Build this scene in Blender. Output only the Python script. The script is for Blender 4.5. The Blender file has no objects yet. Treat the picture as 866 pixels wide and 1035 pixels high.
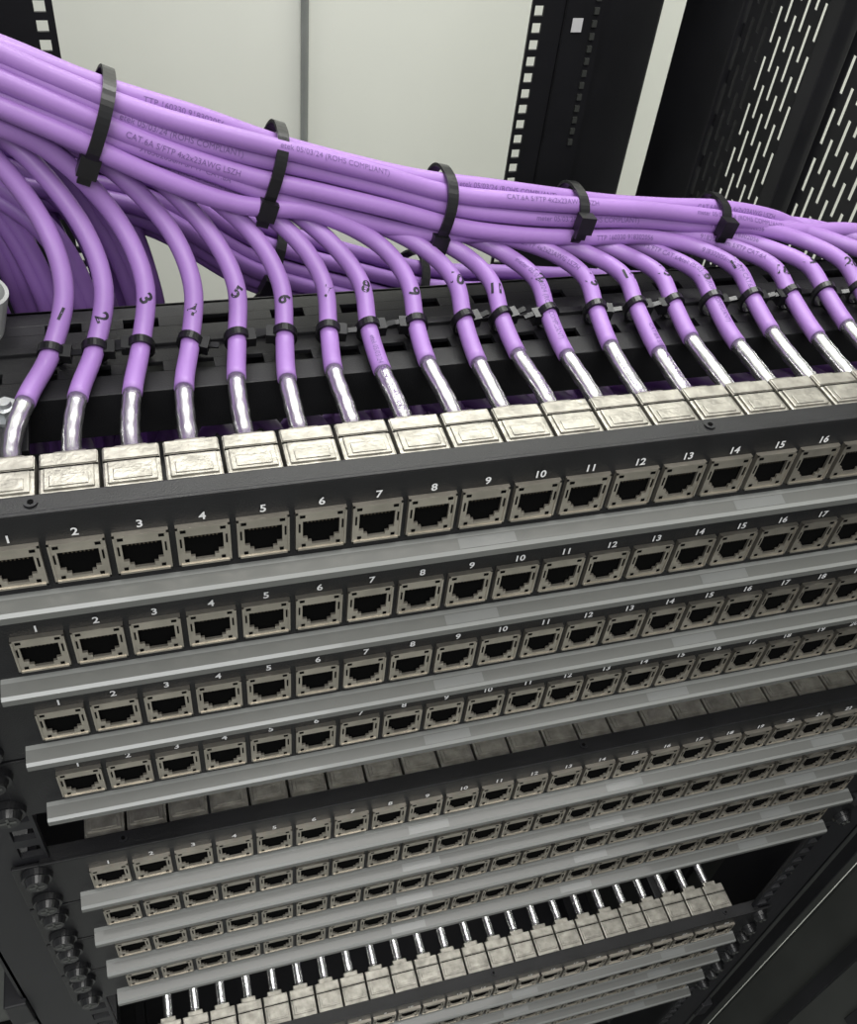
import bpy, bmesh, math, random
from mathutils import Vector, Matrix
random.seed(7)
U=0.04445; PITCH=0.01955
COL=bpy.context.scene.collection

# ---------------------------------------------------------------- materials
def mat(name, col, rough=.5, metal=0., noise=0., nscale=60., bump=0., bscale=200., coat=0., stretch=None, spec=.5, rvar=0.):
    m=bpy.data.materials.new(name); m.use_nodes=True
    nt=m.node_tree; b=nt.nodes['Principled BSDF']
    b.inputs['Roughness'].default_value=rough; b.inputs['Metallic'].default_value=metal
    b.inputs['Coat Weight'].default_value=coat
    b.inputs['Specular IOR Level'].default_value=spec
    tc=nt.nodes.new('ShaderNodeTexCoord'); mp=nt.nodes.new('ShaderNodeMapping')
    nt.links.new(tc.outputs['Object'],mp.inputs[0])
    if stretch: mp.inputs['Scale'].default_value=stretch
    n=nt.nodes.new('ShaderNodeTexNoise'); n.inputs['Scale'].default_value=nscale; n.inputs['Detail'].default_value=4
    nt.links.new(mp.outputs[0],n.inputs['Vector'])
    r=nt.nodes.new('ShaderNodeValToRGB')
    lo=[max(0,c*(1-noise)) for c in col]; hi=[min(1,c*(1+noise)) for c in col]
    r.color_ramp.elements[0].position=.3; r.color_ramp.elements[1].position=.7
    r.color_ramp.elements[0].color=(*lo,1); r.color_ramp.elements[1].color=(*hi,1)
    nt.links.new(n.outputs['Fac'],r.inputs[0]); nt.links.new(r.outputs[0],b.inputs['Base Color'])
    if rvar>0:
        mr=nt.nodes.new('ShaderNodeMapRange'); mr.inputs['To Min'].default_value=rough-rvar; mr.inputs['To Max'].default_value=rough+rvar
        n3=nt.nodes.new('ShaderNodeTexNoise'); n3.inputs['Scale'].default_value=nscale*.6; n3.inputs['Detail'].default_value=6
        nt.links.new(mp.outputs[0],n3.inputs['Vector']); nt.links.new(n3.outputs['Fac'],mr.inputs['Value']); nt.links.new(mr.outputs[0],b.inputs['Roughness'])
    if bump>0:
        n2=nt.nodes.new('ShaderNodeTexNoise'); n2.inputs['Scale'].default_value=bscale; n2.inputs['Detail'].default_value=3
        nt.links.new(mp.outputs[0],n2.inputs['Vector'])
        bp=nt.nodes.new('ShaderNodeBump'); bp.inputs['Strength'].default_value=bump; bp.inputs['Distance'].default_value=.001
        nt.links.new(n2.outputs['Fac'],bp.inputs['Height']); nt.links.new(bp.outputs[0],b.inputs['Normal'])
    return m
M_BLACK=mat('black_powder_coat',(.009,.009,.010),.42,0,.3,40,.15,1500,spec=.32)
M_BLACK2=mat('rack_black',(.011,.011,.013),.5,0,.3,10,spec=.35)
M_GREY=mat('rack_dark_grey',(.060,.063,.058),.5,.2,.15,12)
M_NICK=mat('jack_nickel',(.46,.425,.365),.36,.85,.16,90,.12,900,rvar=.06)
M_NICKTOP=mat('jack_die_cast',(.315,.30,.265),.42,.80,.28,160,.22,600,rvar=.14)
M_HOLE=mat('jack_cavity',(.0025,.0025,.0025),.9,spec=.05)
M_PIN=mat('jack_contact',(.09,.075,.05),.4,.9)
M_WHITE=mat('number_ink',(.72,.72,.72),.6)
M_BAR=mat('label_holder_plastic',(.108,.110,.103),.33,.0,.26,26,.10,60,coat=.15,stretch=(.15,1,1))
M_BAR_HILITE=mat('label_holder_edge_highlight',(.215,.22,.21),.30,.0,.20,30,coat=.2,stretch=(.15,1,1))  # same holder plastic, edge highlights painted in as a lighter grey
M_LAB=mat('paper_label',(.16,.165,.16),.3,0,.05,20,coat=.2)
M_STRAP=mat('strap_grey',(.33,.34,.33),.6,0,.1,90)
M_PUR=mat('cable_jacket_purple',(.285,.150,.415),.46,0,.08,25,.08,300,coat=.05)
M_PUR_SHADE=mat('cable_jacket_purple_shaded',(.215,.105,.34),.46,0,.08,25,.08,300)  # same purple jacket, with the shade behind the panels put into a darker colour
M_FOIL=mat('cable_foil_shield',(.72,.72,.72),.26,.95,.18,260,.30,300,stretch=(1,.3,1))
M_TIE=mat('nylon_tie_black',(.007,.007,.008),.3,0,.2,50,spec=.4)
M_INK=mat('marker_ink',(.008,.006,.015),.6)
M_INK2=mat('print_ink',(.13,.065,.21),.6)
M_ZINC=mat('zinc_screw',(.6,.62,.63),.3,.9,.1,100)
M_WALL=mat('wall_paint',(.82,.83,.76),.7,0,.04,2.0,.05,50)
M_FLOOR=mat('floor_vinyl',(.40,.41,.39),.4,0,.06,3)

# ---------------------------------------------------------------- mesh builder
class B:
    def __init__(s): s.v=[];s.f=[];s.m=[];s.sm=[];s.mats=[]
    def mi(s,m):
        if m not in s.mats: s.mats.append(m)
        return s.mats.index(m)
    def face(s,pts,m,smooth=False):
        k=len(s.v); s.v+= [tuple(p) for p in pts]; s.f.append(tuple(range(k,k+len(pts)))); s.m.append(s.mi(m)); s.sm.append(smooth)
    def box(s,a,b,m,bev=0.0):
        x0,y0,z0=a;x1,y1,z1=b
        if bev<=0:
            k=len(s.v)
            s.v+=[(x0,y0,z0),(x1,y0,z0),(x1,y1,z0),(x0,y1,z0),(x0,y0,z1),(x1,y0,z1),(x1,y1,z1),(x0,y1,z1)]
            for q in [(0,3,2,1),(4,5,6,7),(0,1,5,4),(1,2,6,5),(2,3,7,6),(3,0,4,7)]:
                s.f.append(tuple(k+i for i in q)); s.m.append(s.mi(m)); s.sm.append(False)
            return
        bm=bmesh.new(); bmesh.ops.create_cube(bm,size=1)
        for v in bm.verts: v.co=Vector(((x0+x1)/2+v.co.x*(x1-x0),(y0+y1)/2+v.co.y*(y1-y0),(z0+z1)/2+v.co.z*(z1-z0)))
        bmesh.ops.bevel(bm,geom=list(bm.edges),offset=bev,segments=2,profile=.6,affect='EDGES')
        s.bm(bm,m); bm.free()
    def bm(s,bm,m,T=None,smooth=False):
        bm.verts.index_update(); k=len(s.v)
        for v in bm.verts: s.v.append(tuple(T@v.co if T else v.co))
        for f in bm.faces: s.f.append(tuple(k+v.index for v in f.verts)); s.m.append(s.mi(m)); s.sm.append(smooth)
    def cyl(s,c,axis,r,h,m,seg=20,r2=None,smooth=True):
        axis=Vector(axis).normalized(); q=Vector((0,0,1)).rotation_difference(axis).to_matrix().to_4x4()
        bm=bmesh.new(); bmesh.ops.create_cone(bm,cap_ends=True,segments=seg,radius1=r,radius2=r if r2 is None else r2,depth=h)
        s.bm(bm,m,Matrix.Translation(Vector(c))@q,False); bm.free()
    def prism(s,prof,x0,x1,mats):
        n=len(prof)
        for i in range(n):
            (ya,za),(yb,zb)=prof[i],prof[(i+1)%n]
            s.face([(x0,ya,za),(x1,ya,za),(x1,yb,zb),(x0,yb,zb)],mats[i%len(mats)])
        s.face([(x0,y,z) for y,z in prof],mats[0]); s.face([(x1,y,z) for y,z in prof][::-1],mats[0])
    def tube(s,P,R,m,seg=14,cap=True,matf=None):
        n=len(P); fr=frames(P)
        k=len(s.v)
        for i in range(n):
            t,a,b=fr[i]; r=R(i) if callable(R) else R
            for j in range(seg):
                th=2*math.pi*j/seg
                s.v.append(tuple(P[i]+a*(r*math.cos(th))+b*(r*math.sin(th))))
        for i in range(n-1):
            mm=s.mi(matf(i) if matf else m)
            for j in range(seg):
                j2=(j+1)%seg
                s.f.append((k+i*seg+j,k+i*seg+j2,k+(i+1)*seg+j2,k+(i+1)*seg+j)); s.m.append(mm); s.sm.append(True)
        if cap:
            s.f.append(tuple(k+j for j in range(seg))[::-1]); s.m.append(s.mi(m)); s.sm.append(False)
            s.f.append(tuple(k+(n-1)*seg+j for j in range(seg))); s.m.append(s.mi(m)); s.sm.append(False)
    def mesh(s,name):
        me=bpy.data.meshes.new(name); me.from_pydata(s.v,[],s.f)
        for m in s.mats: me.materials.append(m)
        me.polygons.foreach_set('material_index',s.m); me.polygons.foreach_set('use_smooth',s.sm)
        me.validate(); me.update(); return me
    def obj(s,name,parent=None):
        me=s.mesh(name)
        o=bpy.data.objects.new(name,me); COL.objects.link(o)
        if parent: o.parent=parent
        return o
def empty(name):
    o=bpy.data.objects.new(name,None); COL.objects.link(o); o.empty_display_size=.05; return o
def frames(P):
    n=len(P); out=[]
    T=[(P[min(i+1,n-1)]-P[max(i-1,0)]).normalized() for i in range(n)]
    a=Vector((0,0,1)).cross(T[0])
    if a.length<1e-3: a=Vector((1,0,0))
    a.normalize()
    for i in range(n):
        a=(a-T[i]*a.dot(T[i])).normalized(); out.append((T[i],a,T[i].cross(a)))
    return out
def spline(C,step=.003):
    C=[Vector(c) for c in C]; C=[C[0]*2-C[1]]+C+[C[-1]*2-C[-2]]
    out=[]
    for i in range(1,len(C)-2):
        p0,p1,p2,p3=C[i-1:i+3]
        t0=0;t1=(p1-p0).length**.5;t2=t1+(p2-p1).length**.5;t3=t2+(p3-p2).length**.5
        k=max(2,int((p2-p1).length/step))
        for j in range(k):
            t=t1+(t2-t1)*j/k
            A1=p0*((t1-t)/(t1-t0))+p1*((t-t0)/(t1-t0)); A2=p1*((t2-t)/(t2-t1))+p2*((t-t1)/(t2-t1)); A3=p2*((t3-t)/(t3-t2))+p3*((t-t2)/(t3-t2))
            B1=A1*((t2-t)/(t2-t0))+A2*((t-t0)/(t2-t0)); B2=A2*((t3-t)/(t3-t1))+A3*((t-t1)/(t3-t1))
            out.append(B1*((t2-t)/(t2-t1))+B2*((t-t1)/(t2-t1)))
    out.append(C[-2]); return out
_tc={}
def text_geo(txt,size,bold=0.0):
    key=(txt,size,bold)
    if key in _tc: return _tc[key]
    c=bpy.data.curves.new('t','FONT'); c.body=txt; c.size=size; c.align_x='CENTER'; c.align_y='CENTER'; c.offset=bold; c.resolution_u=3
    o=bpy.data.objects.new('t',c); COL.objects.link(o)
    dg=bpy.context.evaluated_depsgraph_get(); dg.update()
    me=bpy.data.meshes.new_from_object(o.evaluated_get(dg))
    g=([v.co.copy() for v in me.vertices],[tuple(p.vertices) for p in me.polygons])
    bpy.data.objects.remove(o); bpy.data.curves.remove(c); bpy.data.meshes.remove(me)
    _tc[key]=g; return g

# ---------------------------------------------------------------- patch panel mesh (origin = port 1 centre)
def build_panel():
    p=B()
    X0,X1=-.041,.4907
    p.box((X0+.012,0,-.0222),(X1-.012,.0095,.0200),M_BLACK,.0006)
    p.box((X0,.0005,-.0220),(X0+.0125,.0025,.0198),M_BLACK,.0005)
    p.box((X1-.0125,.0005,-.0220),(X1,.0025,.0198),M_BLACK,.0005)
    p.box((X0+.012,.0,.0196),(X1-.012,.0016,.0206),M_BLACK,.0004)
    for sx in (-.0005,.2350,.4400):
        p.cyl((sx+.009,.0055,.0203),(0,0,1),.0021,.0008,M_BLACK2); p.cyl((sx+.009,.0055,.0208),(0,0,1),.0010,.0004,M_HOLE,6)
    prof=[(0,-.0142),(-.0020,-.0144),(-.0068,-.0156),(-.0080,-.0166),(-.0080,-.0196),(-.0070,-.0206),(0,-.0206)]
    p.prism(prof,-.0160,.4650,[M_BAR_HILITE,M_BAR,M_BAR_HILITE,M_BAR,M_BAR_HILITE,M_BAR,M_BAR])
    for lx in (.148,.262,.395):
        p.face([(lx,-.0024,-.01436),(lx+.022,-.0024,-.01436),(lx+.022,-.0066,-.01541),(lx,-.0066,-.01541)],M_LAB)
    xb=[-.0087,-.0063,-.0046,-.0032,.0032,.0046,.0063,.0087]
    zb=[-.0098,-.0074,-.0058,-.0040,.0016,.0040,.0084]
    def isopen(i,j):
        if j in(3,4): return 1<=i<=5
        if j==2: return 2<=i<=4
        if j==1: return i==3
        return False
    yf,yb=-.0016,.0085
    for n in range(24):
        cx=n*PITCH
        for i in range(7):
            for j in range(6):
                a,b,c,d=cx+xb[i],cx+xb[i+1],zb[j],zb[j+1]
                if isopen(i,j):
                    p.face([(a,yb,c),(b,yb,c),(b,yb,d),(a,yb,d)],M_HOLE)
                    for (di,dj,q) in ((-1,0,((a,c),(a,d))),(1,0,((b,d),(b,c))),(0,-1,((b,c),(a,c))),(0,1,((a,d),(b,d)))):
                        if not isopen(i+di,j+dj):
                            (x1,z1),(x2,z2)=q
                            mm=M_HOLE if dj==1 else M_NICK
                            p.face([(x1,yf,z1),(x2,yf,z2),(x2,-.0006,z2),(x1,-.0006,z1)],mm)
                            p.face([(x1,-.0006,z1),(x2,-.0006,z2),(x2,yb,z2),(x1,yb,z1)],M_HOLE)
                else:
                    p.face([(a,yf,c),(b,yf,c),(b,yf,d),(a,yf,d)],M_NICK)
        p.face([(cx-.0064,-.00005,-.0075),(cx+.0064,-.00005,-.0075),(cx+.0064,-.00005,.0041),(cx-.0064,-.00005,.0041)],M_HOLE)
        a,b,c,d=cx+xb[0],cx+xb[-1],zb[0],zb[-1]
        for q in (((a,c),(b,c)),((b,c),(b,d)),((b,d),(a,d)),((a,d),(a,c))):
            (x1,z1),(x2,z2)=q; p.face([(x1,yf,z1),(x2,yf,z2),(x2,.001,z2),(x1,.001,z1)],M_NICK)
        for (u0,w0,u1,w1) in ((a,c,b,c+.0008),(a,d-.0008,b,d),(a,c,a+.0007,d),(b-.0007,c,b,d)):
            p.box((u0,yf-.0004,w0),(u1,yf,w1),M_NICK)
        for sx in (-1,1):
            p.box((cx+sx*.0064-.0009,yf-.0002,.0058),(cx+sx*.0064+.0009,yf+.0001,.0069),M_HOLE)
            p.box((cx+sx*.0074-.0003,yf-.0002,-.0010),(cx+sx*.0074+.0003,yf+.0001,.0030),M_HOLE)
            p.box((cx+sx*.0060-.0007,yf-.0002,-.0082),(cx+sx*.0060+.0007,yf+.0001,-.0070),M_HOLE)
        for k in range(8):
            px=cx-.0044+k*.00126
            p.face([(px-.00026,-.0009,.0040),(px+.00026,-.0009,.0040),(px+.00026,-.0004,.0020),(px-.00026,-.0004,.0020)],M_PIN)
        w=.0092
        p.box((cx-w,.0098,-.0115),(cx+w,.0305,.0178),M_NICKTOP,.0007)
        p.box((cx-w+.0014,.0125,.0175),(cx+w-.0014,.0225,.0186),M_NICKTOP,.0005)
        p.box((cx-w+.0032,.0135,.0183),(cx+w-.0032,.0185,.0190),M_NICKTOP,.0003)
        p.box((cx-w+.0004,.0240,.0174),(cx+w-.0004,.0300,.0183),M_NICKTOP,.0004)
        p.box((cx-w+.0002,.0229,.0172),(cx+w-.0002,.0236,.01795),M_HOLE)
        p.box((cx-.0055,.0300,.0010),(cx+.0055,.0345,.0150),M_NICKTOP,.0008)
        V,F=text_geo(str(n+1),.0046,.00010)
        for f in F: p.face([(cx+.0003+V[i].x,-.0004,.0114+V[i].y) for i in f],M_WHITE)
    for sx in (-.031,.4807):
        for sz in (-.0145,.0125):
            p.cyl((sx,-.0012,sz),(0,-1,0),.0072,.0030,M_TIE,24,.0066)
            p.cyl((sx,-.0040,sz),(0,-1,0),.0058,.0040,M_TIE,24,.0045)
            p.box((sx-.0032,-.0064,sz-.0005),(sx+.0032,-.0058,sz+.0005),M_GREY); p.box((sx-.0005,-.0064,sz-.0032),(sx+.0005,-.0058,sz+.0032),M_GREY)
    return p.mesh('patch_panel')
pm=build_panel()
ROWS=[0,-1,-2,-3,-5,-6,-7,-8,-12.5,-13.5,-14.5,-15.5]
for r in ROWS:
    o=bpy.data.objects.new('patch_panel',pm); COL.objects.link(o); o.location=(0,0,r*U)

# ---------------------------------------------------------------- cables
def lerp(a,b,t): return a+(b-a)*t
def interp(x,tab):
    if x<=tab[0][0]: 
        (x0,y0),(x1,y1)=tab[0],tab[1]
    elif x>=tab[-1][0]: (x0,y0),(x1,y1)=tab[-2],tab[-1]
    else:
        for k in range(len(tab)-1):
            if tab[k][0]<=x<=tab[k+1][0]: (x0,y0),(x1,y1)=tab[k],tab[k+1]; break
    return y0+(y1-y0)*(x-x0)/(x1-x0)
TOP=[(-.15,.172),(-.06,.139),(.014,.108),(.0435,.0940),(.105,.072),(.177,.052),(.238,.0425),(.315,.034),(.350,.0265),(.395,.012),(.46,-.006)]
FZ=[(-.1,.60),(.03,.64),(.10,.92),(.18,1.0),(.5,1.0)]
rowsdef=[[24,23],[22,21,20],[19,18,17],[16,15,14,13],[12,11,10,9],[8,7,6],[5,4,3],[2,1]]
slot={}
for r,L in enumerate(rowsdef):
    for j,c in enumerate(L): slot[c]=(r,(j-(len(L)-1)/2))
RC=.0037
DX={1:.0120,2:.0085,3:.0048,4:.0050,5:.0025,6:.0020,7:.001,8:-.0030,9:-.0015,10:-.001,11:-.003,12:-.0015,13:.001}
def slotpos(c,x):
    r,j=slot[c]; wob=.0009*math.sin(c*1.7+x*38)
    return Vector((x,.142-j*.0073+(.0022 if r%2 else -.0022)+wob, interp(x,TOP)-.0038-r*.0066*interp(x,FZ)+.0012*math.sin(c*2.3+x*45)))
def lead(c): return interp(c,[(1,.034),(8,.066),(24,.072)])
paths={}
bundle=empty('network_cable_bundle')
cab=B(); foil=B()
for c in range(1,25):
    dx=DX.get(c,0); x=(c-1)*PITCH; ld=lead(c); xt=x-ld+dx; S=slotpos(c,xt)
    jx=random.uniform(-.0010,.0010); bul=interp(c,[(1,.007),(6,.003),(24,.001)])
    pts=[(x,.033,.0085),(x,.050,.0085),(x+jx+dx*.45,.072,.0095),(x+.002+jx+dx,.095,.0120),
         (x+bul+jx+dx*1.2,.112,lerp(.012,S.z,.18)+.002),(x-.15*ld+bul*1.1+dx*1.15,.128,lerp(.012,S.z,.45)),(x-.52*ld+bul*.5+dx,lerp(.136,S.y,.5),lerp(.012,S.z,.80)),tuple(S)]
    xx=xt-.03
    while xx>-.16: pts.append(tuple(slotpos(c,xx))); xx-=.03
    pts.append(tuple(slotpos(c,-.17)))
    P=spline(pts,.0028); paths[c]=P
    k0=next(i for i,q in enumerate(P) if q.y>.068+.005*math.sin(c*3.1))
    cab.tube(P[k0:],lambda i:RC,M_PUR,16)
    foil.tube(P[:k0+1],lambda i,c=c:.0034+.00013*math.sin(i*2.1+c)+(.0008 if i<2 else 0),M_FOIL,12)
cab.obj('purple_cables',bundle); foil.obj('foil_shields',bundle)

VIEW=Vector((-.1,-.8,.6)).normalized()
def wrap(bld,P,s_mid,txt,size,m,phi=0,R=RC,bold=0,rev=True,nhint=VIEW,rot=0):
    Q=P[::-1] if rev else P
    S=[0]
    for i in range(1,len(Q)): S.append(S[-1]+(Q[i]-Q[i-1]).length)
    def at(s):
        s=max(0,min(S[-1]-1e-6,s)); lo,hi=0,len(S)-1
        while hi-lo>1:
            mid=(lo+hi)//2
            if S[mid]<=s: lo=mid
            else: hi=mid
        f=(s-S[lo])/(S[hi]-S[lo]); c=Q[lo].lerp(Q[hi],f); T=(Q[min(hi+1,len(Q)-1)]-Q[max(lo-1,0)]).normalized()
        return c,T
    if s_mid<0: s_mid=S[-1]+s_mid
    V,F=text_geo(txt,size,bold)
    pos=[]
    cr,sr=math.cos(rot),math.sin(rot)
    for v in V:
        vx,vy=v.x*cr-v.y*sr,v.x*sr+v.y*cr
        c,T=at(s_mid+vx); N=(nhint-T*nhint.dot(T)).normalized(); Uv=N.cross(T)
        a=vy/R+phi; pos.append(c+(N*math.cos(a)+Uv*math.sin(a))*(R+.00012))
    for f in F: bld.face([pos[i] for i in f],m)
ink=B()
for c in range(1,25):
    wrap(ink,paths[c],-.0775-.003*math.sin(c*2.7),str(c),.0070,M_INK,phi=.15*math.sin(c),bold=.00020,nhint=Vector((0,-.55,.85)).normalized(),rot=.9+.5*math.sin(c*1.9))
msgs=["CAT.6A S/FTP 4x2x23AWG LSZH","meter 05/03/2024 (ROHS COMPLIANT)","TTP 160330 918302056","918302056m S/FTP CAT.6A","etek 05/03/24 (ROHS COMPLIANT)"]
for k,c in enumerate([24,22,19,17,16,14,13,12,11,10,8,23,20,18]):
    for s in (.26+.03*(k%3),.40+.02*k%0.1,.52):
        wrap(ink,paths[c],s,msgs[(k+int(s*10))%5],.0031,M_INK2,phi=.2*((k%3)-1))
ink.obj('jacket_print',bundle)

# ---- rear bundle that feeds the lower panels
rear=B()
TOP2=[(-.15,.085),(-.06,.055),(0,.040),(.057,.0245),(.109,-.014),(.191,-.040),(.30,-.052),(.45,-.070)]
for k in range(20):
    a=2.399*k; rr=.0040*math.sqrt(k+.5)
    oy,oz=rr*math.cos(a),rr*math.sin(a)
    pts=[]
    xe=.10+.019*k; xx=-.17
    while xx<xe: pts.append((xx,.190+oy,interp(xx,TOP2)+oz)); xx+=.045
    pts+= [(xe,.185+oy*.5,interp(xe,TOP2)+oz-.004),(xe+.025,.165,interp(xe,TOP2)-.022),(xe+.03,.12,-.050),(xe+.03,.05,-.058)]
    rear.tube(spline(pts,.004),RC,M_PUR_SHADE,12)
for k in range(26):
    x0=-.050+.100*((k*7)%26)/25.; yy=.150+.045*((k*3)%5)/4
    pts=[(-.17,yy+.02,.075+.002*k),(-.09,yy+.02,.075+.02*math.sin(k)),(x0-.040,yy+.01,.062-.012*math.cos(k*1.3)),(x0-.008,yy,.030),(x0+.004,yy-.01,-.012),(x0+.004,yy-.005,-.08),(x0,yy-.02,-.16),(x0-.01,.12,-.20),(x0-.005,.08,-.22)]
    rear.tube(spline(pts,.004),RC,M_PUR_SHADE,12)
rear.obj('rear_cables',bundle)

low=B(); lf=B()
for r in (-1,-5,-12.5):
    for c in range(24):
        x=c*PITCH; z=r*U
        pts=[(x,.033,z+.008),(x,.055,z+.008),(x,.085,z+.009),(x-.004,.115,z-.004),(x-.012,.15,z-.05),(x-.03,.16,z-.12)]
        P=spline(pts,.004); k0=next(i for i,q in enumerate(P) if q.y>.080)
        low.tube(P[k0:],RC,M_PUR_SHADE,10); lf.tube(P[:k0+1],.0036,M_FOIL,10)
low.obj('lower_cables',bundle); lf.obj('lower_foil_shields',bundle)

# ---------------------------------------------------------------- cable ties
def band(b,C,T,Nn,Bb,ra,rb_,wid,th,m,seg=36,pw=2.0):
    T,Nn,Bb=T.normalized(),Nn.normalized(),Bb.normalized()
    ring=[]
    for j in range(seg):
        t=2*math.pi*j/seg; cc,ss=math.cos(t),math.sin(t)
        e=2./pw; px=math.copysign(abs(cc)**e,cc); pz=math.copysign(abs(ss)**e,ss)
        row=[]
        for (dr,dw) in ((0,-wid/2),(th,-wid/2),(th,wid/2),(0,wid/2)):
            row.append(C+Nn*(px*(ra+dr))+Bb*(pz*(rb_+dr))+T*dw)
        ring.append(row)
    for j in range(seg):
        A,D=ring[j],ring[(j+1)%seg]
        for q in range(4):
            b.face([A[q],D[q],D[(q+1)%4],A[(q+1)%4]],m,False)
def obox(b,C,ax,hs,m):
    a=[ax[0].normalized()*hs[0],ax[1].normalized()*hs[1],ax[2].normalized()*hs[2]]
    s=[(-1,-1,-1),(1,-1,-1),(1,1,-1),(-1,1,-1),(-1,-1,1),(1,-1,1),(1,1,1),(-1,1,1)]
    V=[C+a[0]*i+a[1]*j+a[2]*k for i,j,k in s]
    for q in [(0,3,2,1),(4,5,6,7),(0,1,5,4),(1,2,6,5),(2,3,7,6),(3,0,4,7)]: b.face([V[i] for i in q],m)
for ti,(tx,hz) in enumerate([(.0410,-.75),(.1035,-.55),(.1760,-.7),(.2390,.3),(.3150,.1)]):
    b=B(); Q=[slotpos(c,tx) for c in range(1,25) if (c-1)*PITCH-lead(c)>=tx-.012]
    y0=min(q.y for q in Q);y1=max(q.y for q in Q);z0=min(q.z for q in Q);z1=max(q.z for q in Q)
    C=Vector((tx,(y0+y1)/2,(z0+z1)/2)); T=Vector((1,0,(interp(tx+.02,TOP)-interp(tx-.02,TOP))/.04)).normalized()
    Yv=Vector((0,1,0)); Zv=T.cross(Yv)*-1
    if Zv.z<0: Zv=-Zv
    ra=(y1-y0)/2+RC+.0004; rz=(z1-z0)/2+RC+.0004
    band(b,C,T,Yv,Zv,ra,rz,.0046,.0012,M_TIE,48,2.5)
    hc=C-Yv*(ra*math.sqrt(max(0,1-hz*hz))+.003)+Zv*(rz*hz)
    obox(b,hc,(T,Yv,Zv),(.0036,.0028,.0040),M_TIE)
    obox(b,hc+Zv*-.0045,(T,Yv,Zv),(.0024,.0008,.0030),M_TIE)
    b.obj('cable_tie')
for tx in (.106,.178):
    b=B(); C=Vector((tx,.190,interp(tx,TOP2))); T=Vector((1,0,-.5)).normalized(); Yv=Vector((0,1,0)); Zv=Vector((.5,0,1)).normalized()
    band(b,C,T,Yv,Zv,.0215,.0215,.0048,.0012,M_TIE,40); obox(b,C-Yv*.024,(T,Yv,Zv),(.0036,.0028,.004),M_TIE); b.obj('cable_tie')
tb=B()
for c in range(1,25):
    P=paths[c]; i=min(range(len(P)),key=lambda k:abs(P[k].y-.0955) if P[k].z<.03 else 9)
    T,a,bb=frames(P)[i]
    X=Vector((1,0,0))
    tilt=(T+X*random.uniform(-.25,.25)).normalized(); N=(X-tilt*X.dot(tilt)).normalized(); Z2=tilt.cross(N); Z2=Z2 if Z2.z>0 else -Z2
    band(tb,P[i]-Z2*.0016,tilt,N,Z2,RC+.0004,RC+.0022,.0030,.0011,M_TIE,28)
    s=1 if c%3 else -1
    obox(tb,P[i]+N*s*.0052-Z2*.001,(N,tilt,Z2),(.0020,.0026,.0028),M_TIE)
    obox(tb,P[i]+N*s*.0085+Z2*.0005,((N+Z2*.3),tilt,Z2),(.0028,.0012,.0005),M_TIE)
tb.obj('cable_tie_row')

# ---------------------------------------------------------------- lacing bar with slots
lb=B()
def slotted_plate(b,x0,x1,y0,y1,z0,z1,sl,pit,m,off=0):
    ya=y0+(y1-y0)*.38; yb=y0+(y1-y0)*.62
    b.box((x0,y0,z0),(x1,ya,z1),m,.0003); b.box((x0,yb,z0),(x1,y1,z1),m,.0003)
    x=x0+off; prev=x0
    while x<x1:
        b.box((prev,ya,z0),(min(x,x1),yb,z1),m); prev=x+sl; x+=pit
    if prev<x1: b.box((prev,ya,z0),(x1,yb,z1),m)
slotted_plate(lb,-.060,.510,.078,.104,.0020,.0040,.010,.0195,M_BLACK,.006)
slotted_plate(lb,-.060,.510,.108,.134,.0020,.0040,.014,.0300,M_BLACK,.010)
lb.box((-.060,.104,.0),(.510,.108,.0055),M_BLACK,.0004)
lb.box((-.060,.076,-.016),(.510,.0785,.0040),M_BLACK,.0004)
lb.box((-.060,.132,-.020),(.510,.1345,.0040),M_BLACK,.0004)
lb.box((-.060,.090,-.012),(.510,.125,-.010),M_BLACK2)
lb.box((-.060,.052,-.001),(.004,.079,.0015),M_BLACK,.0004)
bx,by=-.0035,.0725
lb.cyl((bx,by,.0022),(0,0,1),.0066,.0014,M_ZINC,28); lb.cyl((bx,by,.0045),(0,0,1),.0050,.0036,M_ZINC,6); lb.cyl((bx,by,.0070),(0,0,1),.0028,.0016,M_ZINC,20,.0022)
lb.box((-.012,.0350,-.0225),(.470,.0750,-.0205),M_BLACK2)
lb.obj('cable_lacing_bar')
w=B(); band(w,Vector((-.016,.124,.014)),Vector((.3,.2,1)),Vector((1,0,-.3)),Vector((0,1,0)),.012,.012,.018,.0015,M_STRAP,36); w.obj('hook_and_loop_strap')

# ---------------------------------------------------------------- rack
rack=empty('server_rack')
def rail(name,x0,x1,hx0,hx1,y,z0,z1,m,th=.003,hole=.0095,pit=.01588):
    b=B()
    b.box((x0,y,z0),(hx0,y+th,z1),m); b.box((hx1,y,z0),(x1,y+th,z1),m)
    z=z0
    while z<z1:
        b.box((hx0,y,z),(hx1,y+th,min(z1,z+pit-hole)),m); z+=pit
    return b
ZB,ZT=-1.30,.30
for nm,x0,x1,h0,h1 in (('front_rail_right',.4740,.5150,.4810-.0048,.4810+.0048),('front_rail_left',-.0650,-.0245,-.031-.0048,-.031+.0048)):
    b=rail(nm,x0,x1,h0,h1,.0035,ZB,-.02 if 'right' in nm else .02,M_BLACK2)
    xi=x1 if 'right' in nm else x0
    b.box((xi-.0015,.0035,ZB),(xi+.0015,.075,-.02),M_BLACK2)
    b.obj(nm,rack)
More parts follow.
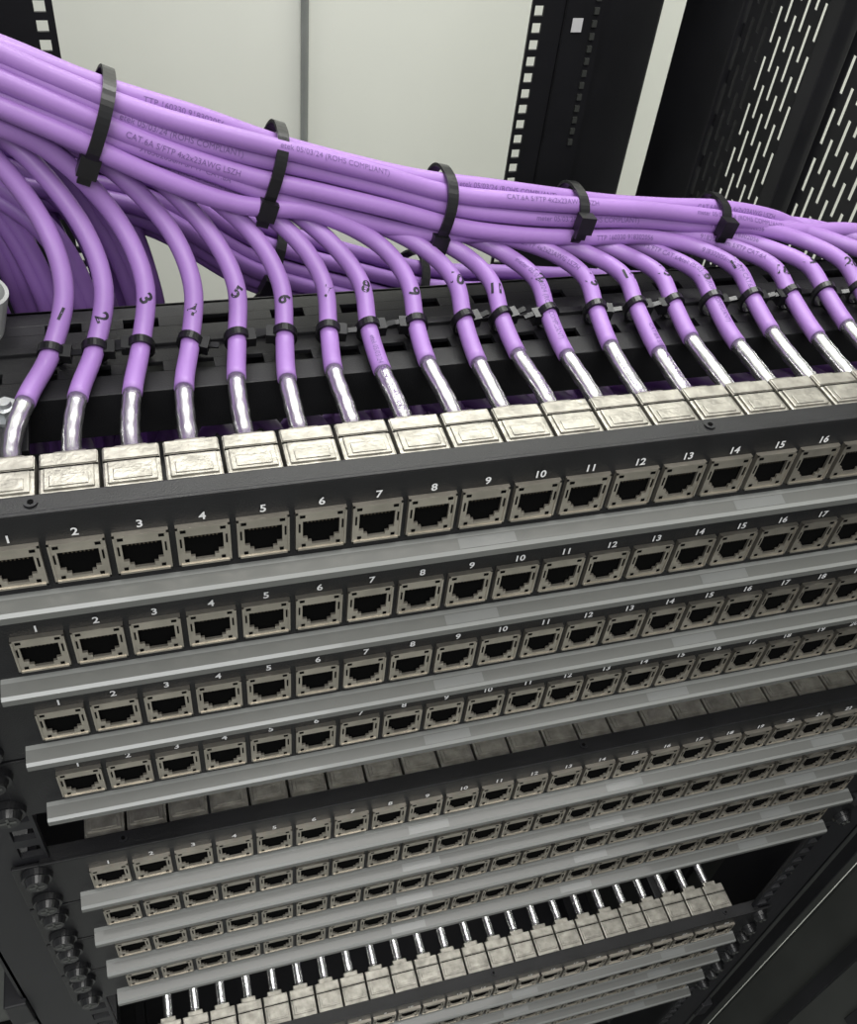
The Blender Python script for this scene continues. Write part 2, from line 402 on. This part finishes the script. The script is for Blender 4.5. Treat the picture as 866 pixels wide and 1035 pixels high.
def wing(nm,xa,xb_,y):
    b=B(); s=1 if xb_>xa else -1
    lo,hi=min(xa,xb_),max(xa,xb_)
    b.box((lo,y,ZB),(hi,y+.002,.0),M_GREY)
    b.box((xa-.001,y-.012,ZB),(xa+.001,y,.0),M_GREY)
    xm=xa+s*.060; b.box((xm-.0012,y-.010,ZB),(xm+.0012,y,.0),M_BLACK2)
    z=ZB+.03
    while z<-.05:
        u0,u1=sorted((xa+s*.020,xa+s*.044))
        b.box((u0,y-.0006,z),(u1,y,z+.060),M_HOLE); z+=.150
    for k in range(10):
        b.cyl((xa+s*.010,y-.0005,-.1-k*.1),(0,-1,0),.0045,.002,M_BLACK2)
    b.obj(nm,rack)
wing('side_plate_right',.5180,.613,.030); wing('side_plate_left',-.0680,-.200,.030)
b=rail('rear_rail_right',.4410,.5150,.4440,.4535,.70,ZB,ZT,M_BLACK2)
b.box((.515,.70,ZB),(.518,.76,ZT),M_BLACK2)
b.box((.4850,.6985,-.085),(.4960,.6990,-.072),M_WHITE)
b.box((.4750,.6980,-.30),(.4770,.70,ZT),M_BLACK)
for k in range(22): b.box((.5060,.6975,-.20+k*.012),(.5110,.6999,-.194+k*.012),M_GREY)
b.obj('rear_rail_right',rack)
b=B(); b.box((.530,.74,ZB),(.604,.80,ZT),M_BLACK2,.003); b.box((.604,.60,ZB),(.640,.70,ZT),M_BLACK2,.003)
b.box((.6045,.765,-.22),(.610,.770,ZT),M_GREY)
b.obj('rear_post_right',rack)
b=rail('rear_rail_left',-.075,.005,-.0105,-.0010,.70,ZB,ZT,M_BLACK2); b.box((-.14,.69,ZB),(-.073,.76,ZT),M_BLACK2); b.obj('rear_rail_left',rack)

def perforated(nm,x,y0,y1,z0,z1,sw=.0045,sh=.030,py=.0115,pz=.042):
    b=B(); ny=int((y1-y0)/py); nz=int((z1-z0)/pz)
    for i in range(ny+1):
        ya=y0+i*py
        b.box((x,ya,z0),(x+.0012,min(y1,ya+py-sw),z1),M_BLACK2)
        off=(i%2)*pz*.5
        if i<ny:
            for k in range(-1,nz+1):
                za=z0+k*pz+off+sh
                a,c=max(z0,za),min(z1,za+pz-sh)
                if c>a: b.box((x,ya+py-sw,a),(x+.0012,ya+py,c),M_BLACK2)
    b.obj(nm,rack)
perforated('perforated_side_panel_rear',.610,.475,.660,-.42,.30)
perforated('perforated_side_panel_front',.612,.180,.455,-.42,.30)
b=B(); b.box((.596,.455,ZB),(.616,.475,ZT),M_BLACK2,.002); b.box((.598,.10,-.46),(.618,.70,-.42),M_BLACK2,.002); b.box((.598,.16,ZB),(.616,.18,ZT),M_BLACK2,.002)
b.box((.606,.032,ZB),(.616,.70,-.46),M_GREY)
b.obj('side_frame_right',rack)
b=B(); b.box((-.215,.05,ZB),(-.205,.70,.30),M_BLACK2); b.obj('side_panel_left',rack)
b=B(); b.box((.612,-.46,ZB),(.630,.030,-.05),M_GREY,.004)
for k in range(7): b.box((.609,-.40,-1.2+k*.16),(.612,-.06,-1.11+k*.16),M_BLACK2,.001)
b.box((.606,-.03,ZB),(.612,-.018,-.05),M_BLACK2)
b.obj('rack_door',rack)
b=B()
for xx in (-.070,.520): 
    for z in (-.36,-.80,-1.1): b.box((xx-.006,.0,z-.03),(xx+.006,.72,z),M_BLACK2,.001)
b.box((-.20,.05,-1.28),(.61,.75,-1.25),M_BLACK2)
b.box((-.20,.36,-1.25),(.61,.37,-.24),M_BLACK2)
b.obj('rack_frame_depth_members',rack)

# ---------------------------------------------------------------- room
b=B(); b.box((-2.5,1.25,-1.31),(3.2,1.33,1.6),M_WALL); b.obj('wall_back')
b=B(); b.box((-2.5,-2.5,-1.36),(3.2,1.33,-1.305),M_FLOOR); b.obj('floor')
b=B(); b.box((2.0,-2.5,-1.31),(2.08,1.25,1.6),M_WALL); b.obj('wall_right')
b=B(); P=spline([(.320,1.240,1.2),(.320,1.240,.3),(.320,1.240,-.2),(.320,1.240,-.31),(.320,1.240,-1.3)],.05); b.tube(P,.006,mat('conduit_grey',(.22,.23,.22),.5,0,.1,20),12); b.obj('wall_conduit')

# ---------------------------------------------------------------- lights
def area(nm,loc,tgt,sx,sy,e,col=(1,1,1)):
    l=bpy.data.lights.new(nm,'AREA'); l.shape='RECTANGLE'; l.size=sx; l.size_y=sy; l.energy=e; l.color=col
    o=bpy.data.objects.new(nm,l); COL.objects.link(o); o.location=loc
    d=Vector(tgt)-Vector(loc); o.rotation_euler=d.to_track_quat('-Z','Y').to_euler(); return o
area('ceiling_light',(.35,-.25,1.45),(.2,.05,0),1.3,.7,22,(1,.985,.95))
area('ceiling_light_aisle',(-.3,-1.4,1.3),(.2,0,-.4),1.4,.6,19,(.98,.99,1))
area('ceiling_light_rear',(.3,.95,1.5),(.3,1.2,-.2),1.6,.3,31,(1,1,.97))
w=bpy.data.worlds.new('world'); bpy.context.scene.world=w; w.use_nodes=True
w.node_tree.nodes['Background'].inputs[0].default_value=(.82,.84,.84,1); w.node_tree.nodes['Background'].inputs[1].default_value=.46

# ---------------------------------------------------------------- camera
cd=bpy.data.cameras.new('camera'); cd.sensor_fit='VERTICAL'; cd.sensor_height=24; cd.lens=970.68/1035*24; cd.clip_start=.01; cd.clip_end=50
co=bpy.data.objects.new('camera',cd); COL.objects.link(co)
R0=Vector((.95910,-.26624,.09617)); R1=Vector((-.12417,-.70096,-.70231)); R2=Vector((.25439,.66164,-.70535))
mw=Matrix((R0,-R1,-R2)).transposed().to_4x4(); mw.translation=Vector((.05028,-.22383,.23780)); co.matrix_world=mw
bpy.context.scene.camera=co
bpy.context.scene.view_settings.view_transform='Standard'
bpy.context.scene.view_settings.look='None'
